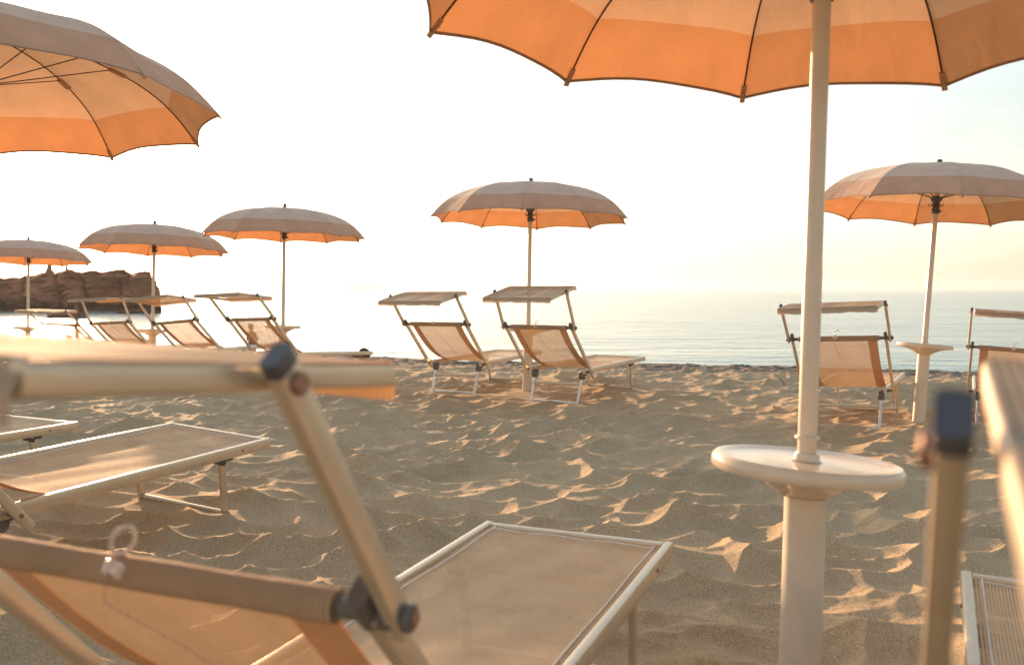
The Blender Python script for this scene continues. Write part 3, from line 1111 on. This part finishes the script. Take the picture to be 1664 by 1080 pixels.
def make_lounger(key, label, near=False):
    q = LOUNGERS[key]
    th, al, ga = q[6:]
    t = empty('sun_lounger', lounger_matrix(q), label, 'sun lounger', 'sun loungers with sunshades set out in rows')
    w = LW / 2
    wt = w + WT
    rnd = random.Random(sum(map(ord, key)))
    zr = HB - 0.026
    # --- bed frame
    for s in (-1, 1):
        bm = bar((-0.04, s * (w - 0.014), zr), (LL, s * (w - 0.014), zr), 0.027, 0.052, r=0.005, seg=2)
        r = link('side_rail', bm, M['alu'], t)
        bm = disc_between((LL + 0.002, s * (w - 0.014), zr + 0.013), (1, 0, 0), 0.006, 0.006, 8)
        disc_between((LL - 0.22, s * (w + 0.001), zr), (0, 1, 0), 0.006, 0.006, 10, bm)
        link('rivet', bm, M['bolt'], r)
    link('foot_rail', bar((LL - 0.016, -w + 0.028, zr + 0.006), (LL - 0.016, w - 0.028, zr + 0.006), 0.028, 0.036, r=0.005, seg=2), M['alu'], t)
    # --- backrest
    piv = Vector((0, 0, HB - 0.03))
    d = Vector((-cos(th), 0, sin(th)))
    b = piv + d * LB
    for s in (-1, 1):
        yy = Vector((0, s * wt, 0))
        link('backrest_tube', bar(piv - d * LE + yy, b + d * 0.012 + yy, 0.022, 0.038, up=(1, 0, 0.2), r=0.004), M['alu'], t)
        kn = bmesh.new()
        disc_between(piv + Vector((-0.012, s * (w - 0.050), -0.045)), (0, 1, 0), 0.040, 0.05, 12, kn)
        bar(piv + Vector((-0.012, s * (w - 0.05), -0.03)), piv + Vector((0.06, s * (w - 0.04), -0.02)), 0.03, 0.035, bm=kn)
        bar(piv + Vector((0.0, s * (w - 0.02), 0.0)), piv + Vector((0.0, s * (wt - 0.006), 0.0)), 0.022, 0.022, bm=kn)
        link('pivot_joint', kn, M['grey'], t)
        disc = disc_between(piv + Vector((0, s * (wt + 0.012), 0)), (0, 1, 0), 0.009, 0.008, 10)
        link('bolt', disc, M['bolt'], t)
    # bar in its cloth sleeve
    up = Vector((0, 0, 1))
    bm = bmesh.new()
    uvl = bm.loops.layers.uv.new('UVMap')
    nseg, nl, rr = 18, 60, 0.0225
    rings = []
    for i in range(nl + 1):
        y = (-1 + 2 * i / nl) * (w - 0.006)
        ring = []
        for j in range(nseg):
            a = 2 * pi * j / nseg
            k = rr * (1 + 0.03 * sin(y * 23 + a * 2) + 0.02 * rnd.uniform(-1, 1) * (j % 2)) * (0.93 if i in (0, nl) else 1)
            ring.append(bm.verts.new((b.x + k * cos(a), y, b.z + k * sin(a))))
        rings.append(ring)
    for i in range(nl):
        for j in range(nseg):
            j2 = (j + 1) % nseg
            f = bm.faces.new((rings[i][j], rings[i][j2], rings[i + 1][j2], rings[i + 1][j]))
            for lp, (ii, jj) in zip(f.loops, ((i, j), (i, j + 1), (i + 1, j + 1), (i + 1, j))):
                lp[uvl].uv = (ii / nl * 2 * w, jj / nseg * 0.141)
    bm.faces.new(rings[0])
    bm.faces.new(rings[-1][::-1])
    bb = link('backrest_bar', bm, M['sleeve'], t)
    for s in (-1, 1):
        link('bar_end', bar(b + Vector((0, s * (wt - 0.012), 0)), b + Vector((0, s * (w - 0.005), 0)), 0.026, 0.026, r=0.01), M['grey'], bb)
    # --- mesh seat: one cloth from the bar down the back and over the bed
    P0 = b + Vector((0.012, 0, -0.012))
    P1 = Vector((-0.085, 0, HB + 0.045))
    P2 = Vector((0.24, 0, HB - 0.014))
    L1_ = 0.78
    L2_ = LL - 0.03 - 0.24

    def seat_pt(u, v, off=0.0, y0=-1.0, y1=1.0):
        s = v * (L1_ + L2_)
        if s < L1_:
            tt = s / L1_
            p = bez(P0, P1, P2, tt)
            tan = (P1 - P0) * 2 * (1 - tt) + (P2 - P1) * 2 * tt
            hw = w - 0.022 - 0.008 * tt
        else:
            tt = (s - L1_) / L2_
            p = P2 + Vector((L2_ * tt, 0, 0.004 * tt))
            tan = Vector((1, 0, 0))
            hw = w - 0.030
        tan.normalize()
        nrm = Vector((tan.z, 0, -tan.x)) * -1       # upward / forward
        yv = y0 + (y1 - y0) * u
        sag = 0.012 * (1 - yv * yv) * sin(pi * min(1, v * 1.02)) + 0.0025 * sin(9 * yv + 21 * v + len(key))
        p = p - nrm * (sag + off)
        p.y = hw * yv
        return p
    se = link('seat_fabric', sheet(lambda u, v: seat_pt(u, v), 16, 60, 2 * w - 0.06, L1_ + L2_), M['seat'], t)
    for s in (-1, 1):
        link('hem', sheet(lambda u, v: seat_pt(u, v * 0.53, 0.003, s * 0.76, s * 1.0), 3, 40, 0.06, 1.1), M['hem'], se)
        link('piping', tube([seat_pt(0, 0.40 + 0.6 * k / 30, -0.0015, s * 0.93, s) for k in range(31)], 0.0032, 6), M['piping'], se)
    link('piping', tube([seat_pt(k / 12, 0.985, -0.0015, -0.93, 0.93) for k in range(13)], 0.0032, 6), M['piping'], se)
    # --- legs
    for nm_, xt, xf, zc in (('rear', 0.0, XR - 0.03, HB - 0.08), ('front', XG - 0.05, XG, HB - 0.05)):
        hw = w + WL
        for s in (-1, 1):
            lg = bar((xt, s * (hw + 0.01), zc + 0.01), (xf - (xt - xf) * 0.10, s * hw, -0.035), 0.021, 0.036, up=(1, 0, 0), r=0.004)
            link('leg', lg, M['silver'] if nm_ == 'rear' else M['alu'], t)
            if nm_ == 'front':
                bm = bar((xt - 0.05, s * (w - 0.045), HB - 0.062), (xt + 0.06, s * (w - 0.045), HB - 0.062), 0.034, 0.020, r=0.004)
                disc_between((xt, s * (hw + 0.01), HB - 0.075), (0, 1, 0), 0.016, 0.036, 10, bm)
                link('hinge', bm, M['dark'], t)
        link('leg_brace', bar((xf, -hw + 0.010, 0.004), (xf, hw - 0.010, 0.004), 0.020, 0.034, r=0.005), M['silver'] if nm_ == 'rear' else M['alu'], t)
        if nm_ == 'rear':
            f = 0.30
            xm = xt + (xf - xt) * f
            zm = zc * (1 - f)
            link('leg_brace', bar((xm, -hw, zm), (xm, hw, zm), 0.018, 0.032, r=0.005), M['alu'], t)
    link('cross_rail', bar((XG - 0.06, -w + 0.028, HB - 0.055), (XG - 0.06, w - 0.028, HB - 0.055), 0.022, 0.018, r=0.004), M['alu'], t)
    # --- sunshade arms and sunshade
    k0 = b + Vector((cos(al), 0, sin(al))) * LA
    ad = Vector((cos(al), 0, sin(al)))
    for s in (-1, 1):
        wa = wt + 0.030
        yy = Vector((0, s * wa, 0))
        a_ = link('sunshade_arm', bar(b - ad * 0.028 + yy, k0 + ad * 0.012 + yy, 0.020, 0.034, up=(0, 0, 1) if abs(ad.z) < 0.5 else (1, 0, 0.1), r=0.004), M['alu'], t)
        link('end_cap', bar(k0 + ad * 0.012 + yy, k0 + ad * 0.030 + yy, 0.022, 0.036, up=(1, 0, 0.1), r=0.006, seg=3), M['dark'], a_)
        bm = disc_between(k0 - ad * 0.006 + Vector((0, s * (wa + 0.013), 0)), (0, 1, 0), 0.012, 0.010, 14)
        link('bolt', bm, M['bolt'], a_)
        bm = disc_between(b + Vector((0, s * (wa + 0.016), 0)), (0, 1, 0), 0.018, 0.012, 16)
        bar(b + Vector((0, s * (wt - 0.016), 0.0)), b + Vector((0, s * (wa - 0.004), 0.0)), 0.030, 0.036, up=(1, 0, 0.3), r=0.010, seg=3, bm=bm)
        bar(b + d * -0.005 + Vector((0, s * (wt - 0.004), 0)), b + d * 0.050 + Vector((0, s * (wt - 0.002), 0)), 0.026, 0.046, up=(1, 0, 0.3), r=0.012, seg=3, bm=bm)
        kn = link('clamp_knob', bm, M['grey'], a_)
        link('bolt', disc_between(b + Vector((0, s * (wa + 0.023), 0)), (0, 1, 0), 0.010, 0.006, 12), M['bolt'], a_)
    u_ = Vector((cos(ga), 0, sin(ga)))
    nn_ = Vector((-sin(ga), 0, cos(ga)))
    ws = wt + 0.004

    def shade_pt(u, v):
        # u across, v along; the ends fold down over the end bars
        L = R1 + R2
        s = v * (L + 0.09) - 0.045
        yv = (u * 2 - 1)
        wob = 0.003 * sin(17 * u + 5 * len(key)) + 0.0025 * sin(41 * u + 3)
        if s < 0:
            p = k0 - u_ * (R1 + 0.008) + nn_ * (0.014 + s + wob)
        elif s > L:
            p = k0 + u_ * (R2 + 0.008 + wob) + nn_ * (0.014 - (s - L))
        else:
            sg = (-0.002 if key == 'N' else 0.008) * (1 - yv * yv) * sin(pi * s / L)
            p = k0 + u_ * (s - R1) + nn_ * (0.017 - sg + wob * sin(pi * s / L))
        return Vector((p.x, ws * yv, p.z + (0.016 * (yv + 1) / 2 if key == 'N' else 0)))
    sh = link('sunshade', sheet(shade_pt, 24, 24, 2 * ws, R1 + R2 + 0.09), M['shade'], t)
    for s in (-1, 1):
        yy = Vector((0, s * (wt - 0.002), 0))
        link('shade_rail', bar(k0 - u_ * R1 + yy, k0 + u_ * R2 + yy, 0.016, 0.029, r=0.006, seg=3), M['alu'], sh)
    for e in (-R1 + 0.014, R2 - 0.014):
        link('shade_bar', bar(k0 + u_ * e + Vector((0, -wt + 0.007, 0)), k0 + u_ * e + Vector((0, wt - 0.007, 0)), 0.020, 0.020, r=0.007, seg=3), M['alu'], sh)
    # --- cord knotted round the bar, its tail hanging behind the back
    c0 = b + Vector((0.0, 0.03, 0.024))
    path = []
    for k in range(28):
        a = 2 * pi * k / 28
        lx, lz = 0.020 * sin(a), 0.030 * (1 - cos(a))
        path.append(c0 + Vector((-0.35 * lz + 0.010 * sin(a), -0.55 * lz - lx * 0.55, lz * 0.78)))
    cd = link('cord', tube(path, 0.0032, 8, closed=True), M['cord'], t)
    bm = disc_between(c0 + Vector((-0.018, 0, -0.014)), (0.6, 0.2, 0.8), 0.010, 0.018, 12)
    disc_between(c0 + Vector((-0.020, -0.018, -0.016)), (0.3, 1, 0.2), 0.010, 0.016, 12, bm)
    link('knot', bm, M['cord'], cd)
    tail = [c0 + Vector((-0.026, 0, -0.02)), c0 + Vector((-0.028, 0.002, -0.06))]
    for k in range(1, 9):
        f = k / 8
        p = seat_pt(0.5 + 0.0 * f, 0.03 + 0.30 * f, 0.012)
        tail.append(Vector((p.x - 0.004, 0.03 - 0.12 * f, p.z)))
    link('tail', tube(tail, 0.0014, 5), M['string'], cd)
    for s in (-1, 1):
        pth = [seat_pt(0.5, 0.27, 0.008) + Vector((0, -0.07, 0))] + [seat_pt(0.5 + s * 0.33 * f, 0.27 + 0.12 * f, 0.006) + Vector((0, -0.07 * (1 - f), 0)) for f in (0.3, 0.6, 1.0)]
        link('tail', tube(pth, 0.0012, 5), M['string'], cd)
    return t


LL_ = {
    'N': 'nearest sun lounger, blurred sunshade and arm in front, mesh bed toward the sea',
    'F': 'blurred sun lounger at the right edge, upright arm with blue cap',
    'S': 'empty sun lounger bed at the left between the nearest lounger and the sand',
    'S2': 'sun lounger showing only its foot corner, above the bed end at the left edge',
    'M2': 'right lounger of the pair under the middle umbrella, post behind its mesh',
    'M1': 'left one of the pair of loungers under the middle umbrella',
    'R1': 'sun lounger seen from behind just right of the thick near pole',
    'R2': 'sun lounger cut by the right edge, beyond the round table with the leaning pole',
    'L3': 'sun lounger with a standing person seen through its mesh back',
    'L2': 'sun lounger with tilted sunshade in front of the dark crag, fourth from the left edge',
    'L1': 'sun lounger with glinting sunshade before the red headland, left of the small round table',
    'L0': 'hazy sun lounger against the brightest glitter on the water',
    'Lm': 'sun lounger cut by the left edge beside the smallest round table',
}
for k_, lb_ in LL_.items():
    make_lounger(k_, lb_)


# ------------------------------------------------------------------ people
def skin_body(name, joints, edges, mat, parent=None, sub=2):
    """joints: name -> ((x, y, z), radius)"""
    keys = list(joints)
    me = bpy.data.meshes.new(name)
    me.from_pydata([joints[k][0] for k in keys], [(keys.index(a), keys.index(b)) for a, b in edges], [])
    o = bpy.data.objects.new(name, me)
    COL.objects.link(o)
    sk = o.modifiers.new('skin', 'SKIN')
    sk.use_smooth_shade = True
    sd = me.skin_vertices[0].data
    for i, k in enumerate(keys):
        r = joints[k][1]
        sd[i].radius = r if isinstance(r, tuple) else (r, r)
        sd[i].use_root = (i == 0)
    ss = o.modifiers.new('subdivision', 'SUBSURF')
    ss.levels = ss.render_levels = sub
    dg = bpy.context.evaluated_depsgraph_get()
    me2 = bpy.data.meshes.new_from_object(o.evaluated_get(dg))
    bpy.data.objects.remove(o)
    me2.materials.clear()
    me2.materials.append(mat)
    me2.polygons.foreach_set('use_smooth', [True] * len(me2.polygons))
    return link_me(name, me2, parent)


def blob(center, rad, mat, name, parent, squash=(1, 1, 1), cut=None):
    bm = bmesh.new()
    bmesh.ops.create_uvsphere(bm, u_segments=20, v_segments=14, radius=rad)
    for v in bm.verts:
        v.co = Vector((v.co.x * squash[0], v.co.y * squash[1], v.co.z * squash[2])) + Vector(center)
    if cut:
        geom = bm.verts[:] + bm.edges[:] + bm.faces[:]
        bmesh.ops.bisect_plane(bm, geom=geom, plane_co=Vector(center) + Vector(cut[0]), plane_no=Vector(cut[1]), clear_inner=True)
    return link(name, bm, mat, parent)


def standing_person(x, y, z, face):
    t = empty('person', Matrix.Translation((x, y, z)) @ Matrix.Rotation(face, 4, 'Z'),
              'person in dark shorts standing at the water with bent arms, seen through a lounger back', 'person')
    J = {'pelvis': ((0, 0, 0.94), (0.16, 0.11)), 'waist': ((0, 0, 1.10), (0.135, 0.10)), 'chest': ((0, 0.01, 1.32), (0.175, 0.12)), 'collar': ((0, 0, 1.45), (0.10, 0.07)),
         'neck': ((0, 0, 1.52), 0.055), 'head': ((0, 0.01, 1.63), (0.085, 0.10)), 'crown': ((0, 0, 1.72), (0.06, 0.07))}
    E = [('pelvis', 'waist'), ('waist', 'chest'), ('chest', 'collar'), ('collar', 'neck'), ('neck', 'head'), ('head', 'crown')]
    for s, n in ((-1, 'l'), (1, 'r')):
        J.update({n + 'sh': ((s * 0.19, 0, 1.42), 0.062), n + 'el': ((s * 0.27, 0.02, 1.15), 0.045), n + 'wr': ((s * 0.12, 0.22, 1.22), 0.033), n + 'ha': ((s * 0.05, 0.26, 1.26), (0.035, 0.02)),
                  n + 'hip': ((s * 0.10, 0, 0.86), 0.10), n + 'kn': ((s * 0.12, 0.01, 0.48), 0.062), n + 'an': ((s * 0.13, -0.01, 0.09), 0.042), n + 'to': ((s * 0.15, 0.14, 0.03), 0.035)})
        E += [('collar', n + 'sh'), (n + 'sh', n + 'el'), (n + 'el', n + 'wr'), (n + 'wr', n + 'ha'), ('pelvis', n + 'hip'), (n + 'hip', n + 'kn'), (n + 'kn', n + 'an'), (n + 'an', n + 'to')]
    skin_body('body', J, E, M['skin'], t)
    blob((0, -0.015, 1.67), 0.105, M['hair'], 'hair', t, (0.95, 1.05, 1.1), ((0, 0.03, 0), (0, -1, 0.8)))
    bm = bmesh.new()
    sweep(bm, [(0, 0, 1.02), (0, 0, 0.88), (0, 0, 0.78)], [(0.185 * cos(a), 0.135 * sin(a)) for a in [2 * pi * i / 20 for i in range(20)]], Vector((0, 1, 0)), caps=False)
    for s in (-1, 1):
        sweep(bm, [(s * 0.09, 0, 0.82), (s * 0.12, 0.01, 0.56)], [(0.10 * cos(a), 0.105 * sin(a)) for a in [2 * pi * i / 16 for i in range(16)]], Vector((0, 1, 0)), caps=False)
    link('shorts', bm, M['navy'], t)


standing_person((408 - 832) / 1500 * 34.5, 34.5, -1.86, radians(-35))


def sitting_person(x, y, z, face):
    t = empty('person', Matrix.Translation((x, y, z)) @ Matrix.Rotation(face, 4, 'Z'),
              'person sitting on the sand in front of the brightest glitter, leaning on a post', 'person')
    J = {'pelvis': ((0, 0, 0.12), (0.17, 0.13)), 'waist': ((0, -0.02, 0.30), (0.14, 0.11)), 'chest': ((0, 0.0, 0.48), (0.175, 0.12)), 'collar': ((0, 0.03, 0.62), (0.10, 0.07)),
         'neck': ((0, 0.04, 0.69), 0.055), 'head': ((0, 0.06, 0.79), (0.085, 0.10)), 'crown': ((0, 0.05, 0.88), (0.06, 0.07))}
    E = [('pelvis', 'waist'), ('waist', 'chest'), ('chest', 'collar'), ('collar', 'neck'), ('neck', 'head'), ('head', 'crown')]
    for s, n in ((-1, 'l'), (1, 'r')):
        J.update({n + 'sh': ((s * 0.19, 0.02, 0.58), 0.062), n + 'el': ((s * 0.30, 0.12, 0.34), 0.045), n + 'wr': ((s * 0.15, 0.34, 0.36), 0.033), n + 'ha': ((s * 0.06, 0.40, 0.38), (0.035, 0.02)),
                  n + 'hip': ((s * 0.10, 0.05, 0.12), 0.10), n + 'kn': ((s * 0.16, 0.42, 0.40), 0.062), n + 'an': ((s * 0.13, 0.62, 0.08), 0.042), n + 'to': ((s * 0.14, 0.76, 0.03), 0.033)})
        E += [('collar', n + 'sh'), (n + 'sh', n + 'el'), (n + 'el', n + 'wr'), (n + 'wr', n + 'ha'), ('pelvis', n + 'hip'), (n + 'hip', n + 'kn'), (n + 'kn', n + 'an'), (n + 'an', n + 'to')]
    skin_body('body', J, E, M['skin'], t)
    blob((0, 0.035, 0.83), 0.105, M['hair'], 'hair', t, (0.95, 1.05, 1.1), ((0, 0.03, 0), (0, -1, 0.8)))
    bm = bmesh.new()
    sweep(bm, [(0, -0.01, 0.02), (0, -0.01, 0.12), (0, -0.01, 0.26)], [(0.19 * cos(a), 0.15 * sin(a)) for a in [2 * pi * i / 20 for i in range(20)]], Vector((0, 1, 0)), caps=False)
    link('shorts', bm, M['navy'], t)


sx, sy = (110 - 832) / 1500 * 25.5, 25.5
sz = HC - (549 - 470) / 1500 * sy - 0.84
sitting_person(sx, sy, sz, radians(20))


def lying_person(x, y, z, face):
    t = empty('person', Matrix.Translation((x, y, z)) @ Matrix.Rotation(face, 4, 'Z'),
              'dark haired person in a lilac top lying on a towel behind the lounger foot', 'person')
    J = {'pelvis': ((-0.62, 0, 0.14), (0.13, 0.15)), 'waist': ((-0.42, 0, 0.15), (0.11, 0.13)), 'chest': ((-0.20, 0, 0.17), (0.12, 0.16)), 'collar': ((-0.08, 0, 0.21), (0.08, 0.09)),
         'neck': ((-0.03, 0, 0.25), 0.055), 'head': ((0.05, 0, 0.30), (0.10, 0.085)), 'crown': ((0.12, 0, 0.32), (0.06, 0.06))}
    E = [('pelvis', 'waist'), ('waist', 'chest'), ('chest', 'collar'), ('collar', 'neck'), ('neck', 'head'), ('head', 'crown')]
    for s, n in ((-1, 'l'), (1, 'r')):
        J.update({n + 'sh': ((-0.12, s * 0.17, 0.18), 0.06), n + 'el': ((0.02, s * 0.27, 0.06), 0.045), n + 'wr': ((0.16, s * 0.14, 0.07), 0.033), n + 'ha': ((0.20, s * 0.06, 0.09), 0.03),
                  n + 'hip': ((-0.70, s * 0.09, 0.13), 0.095), n + 'kn': ((-1.08, s * 0.11, 0.09), 0.062), n + 'an': ((-1.46, s * 0.10, 0.06), 0.042), n + 'to': ((-1.56, s * 0.11, 0.03), 0.032)})
        E += [('collar', n + 'sh'), (n + 'sh', n + 'el'), (n + 'el', n + 'wr'), (n + 'wr', n + 'ha'), ('pelvis', n + 'hip'), (n + 'hip', n + 'kn'), (n + 'kn', n + 'an'), (n + 'an', n + 'to')]
    skin_body('body', J, E, M['skin'], t)
    blob((0.06, 0, 0.325), 0.098, M['hair'], 'hair', t, (1.0, 0.95, 1.0), ((0, 0, -0.02), (0.3, 0, 1)))
    bm = bmesh.new()
    sweep(bm, [(-0.46, 0, 0.15), (-0.30, 0, 0.165), (-0.16, 0, 0.18), (-0.08, 0, 0.21)], [(0.18 * cos(a), 0.135 * sin(a)) for a in [2 * pi * i / 20 for i in range(20)]],
          Vector((0, 0, 1)), caps=False, scales=[0.95, 1.0, 1.02, 0.7])
    link('top', bm, M['lilac'], t)
    tw = empty('towel', Matrix.Translation((x, y, z)) @ Matrix.Rotation(face, 4, 'Z'), 'rust coloured towel spread under the lying person', 'towel')
    bm = sheet(lambda u, v: Vector((-1.65 + 2.0 * u, -0.45 + 0.9 * v, 0.035 + 0.01 * sin(9 * u) * cos(7 * v))), 16, 8, 2, 0.9)
    bmesh.ops.solidify(bm, geom=bm.faces[:], thickness=0.012)
    link('cloth', bm, M['towel'], tw)


ly = 13.6
lx = (584 - 832) / 1500 * ly
lying_person(lx, ly, gz(lx, ly, False) - 0.08, radians(8))

# post with a cross arm near the sitting person
px_, py_ = (124 - 832) / 1500 * 25.0, 25.0
pz_ = gz(px_, py_, False)
t = empty('wooden_post', Matrix.Translation((px_, py_, pz_)), 'thin wooden post with a short cross arm beside the sitting person', 'post')
ht_ = HC - (497 - 470) / 1500 * 25 - pz_
link('shaft', bar((0, 0, -0.3), (0, 0, ht_), 0.085, 0.085, up=(0, 1, 0)), M['wood'], t)
link('cross_arm', bar((-0.16, 0, ht_ - 0.26), (0.10, 0, ht_ - 0.24), 0.03, 0.05), M['wood'], t)

# boat moored in the bay
bd = 98.0
bx = (112 - 832) / 1500 * bd
t = empty('moored_boat', Matrix.Translation((bx, bd, SEA)) @ Matrix.Rotation(radians(-4), 4, 'Z'),
          'small open brown motor boat moored off the beach below the headland', 'boat')
bm = bmesh.new()
secs = []
for i in range(15):
    f = i / 14
    xx = -2.1 + 4.2 * f
    hw = 0.72 * (1 - max(0, (f - 0.45) / 0.55) ** 2.2) * (0.88 + 0.12 * min(1, f * 4))
    hw = max(hw, 0.02)
    sheer = 0.48 + 0.22 * f ** 2.2
    ring = []
    for j in range(9):
        a = -1 + 2 * j / 8
        yy = hw * (abs(a) ** 0.6) * (1 if a > 0 else -1)
        zz = -0.18 + (sheer + 0.18) * abs(a) ** 2.4
        ring.append(bm.verts.new((xx, yy, zz)))
    secs.append(ring)
for A_, B_ in zip(secs[:-1], secs[1:]):
    for j in range(8):
        bm.faces.new((A_[j], A_[j + 1], B_[j + 1], B_[j]))
bm.faces.new(secs[0])
bmesh.ops.solidify(bm, geom=bm.faces[:], thickness=0.04)
hl = link('hull', bm, M['boat'], t)
for s in (0, 8):
    link('gunwale', tube([Vector(v) + Vector((0, 0, 0.02)) for v in
                          [(-2.1 + 4.2 * i / 14, (1 if s else -1) * max(0.02, 0.72 * (1 - max(0, (i / 14 - 0.45) / 0.55) ** 2.2) * (0.88 + 0.12 * min(1, i / 14 * 4))), 0.48 + 0.22 * (i / 14) ** 2.2) for i in range(15)]],
                         0.035, 6), M['wood'], t)
for xx in (-1.1, -0.1, 0.9):
    link('thwart', bar((xx, -0.6, 0.34), (xx, 0.6, 0.34), 0.25, 0.04), M['wood'], t)
bm = bar((-2.2, 0, -0.2), (-2.2, 0, 0.45), 0.10, 0.14, up=(0, 1, 0))
bar((-2.38, 0, 0.62), (-2.02, 0, 0.62), 0.24, 0.30, r=0.08, bm=bm)
link('outboard_motor', bm, M['motor'], t)


# a dry twig on the sand
tx_, ty_ = 3.42, 11.6
tw = tube([(0, 0, -0.02), (0.02, 0.01, 0.02), (-0.01, 0.0, 0.06), (-0.05, 0.01, 0.10)], 0.006, 6)
tube([(0.0, 0, 0.03), (0.05, 0.01, 0.05)], 0.004, 5, tw)
tw = link('twig', tw, M['wood'])
tw.location = (tx_, ty_, gz(tx_, ty_))
tag(tw, 'small dark twig sticking out of the sand left of the near pole', 'twig')

# ------------------------------------------------------------------ haze over the sea
bm = bmesh.new()
bmesh.ops.create_cube(bm, size=1)
for v in bm.verts:
    v.co = Vector((v.co.x * 15000, v.co.y * 15000, (v.co.z + 0.5) * 66 - 6))
m, n, l, out = new_mat('sea_haze')
pv = n.new('ShaderNodeVolumePrincipled')
pv.inputs['Color'].default_value = (0.75, 0.90, 1.0, 1)
pv.inputs['Density'].default_value = 0.00017
pv.inputs['Anisotropy'].default_value = 0.4
l.new(pv.outputs[0], out.inputs['Volume'])
tag(link('haze', bm, m, smooth=False), 'thin warm haze hanging over the sea', 'haze', None, 'stuff')
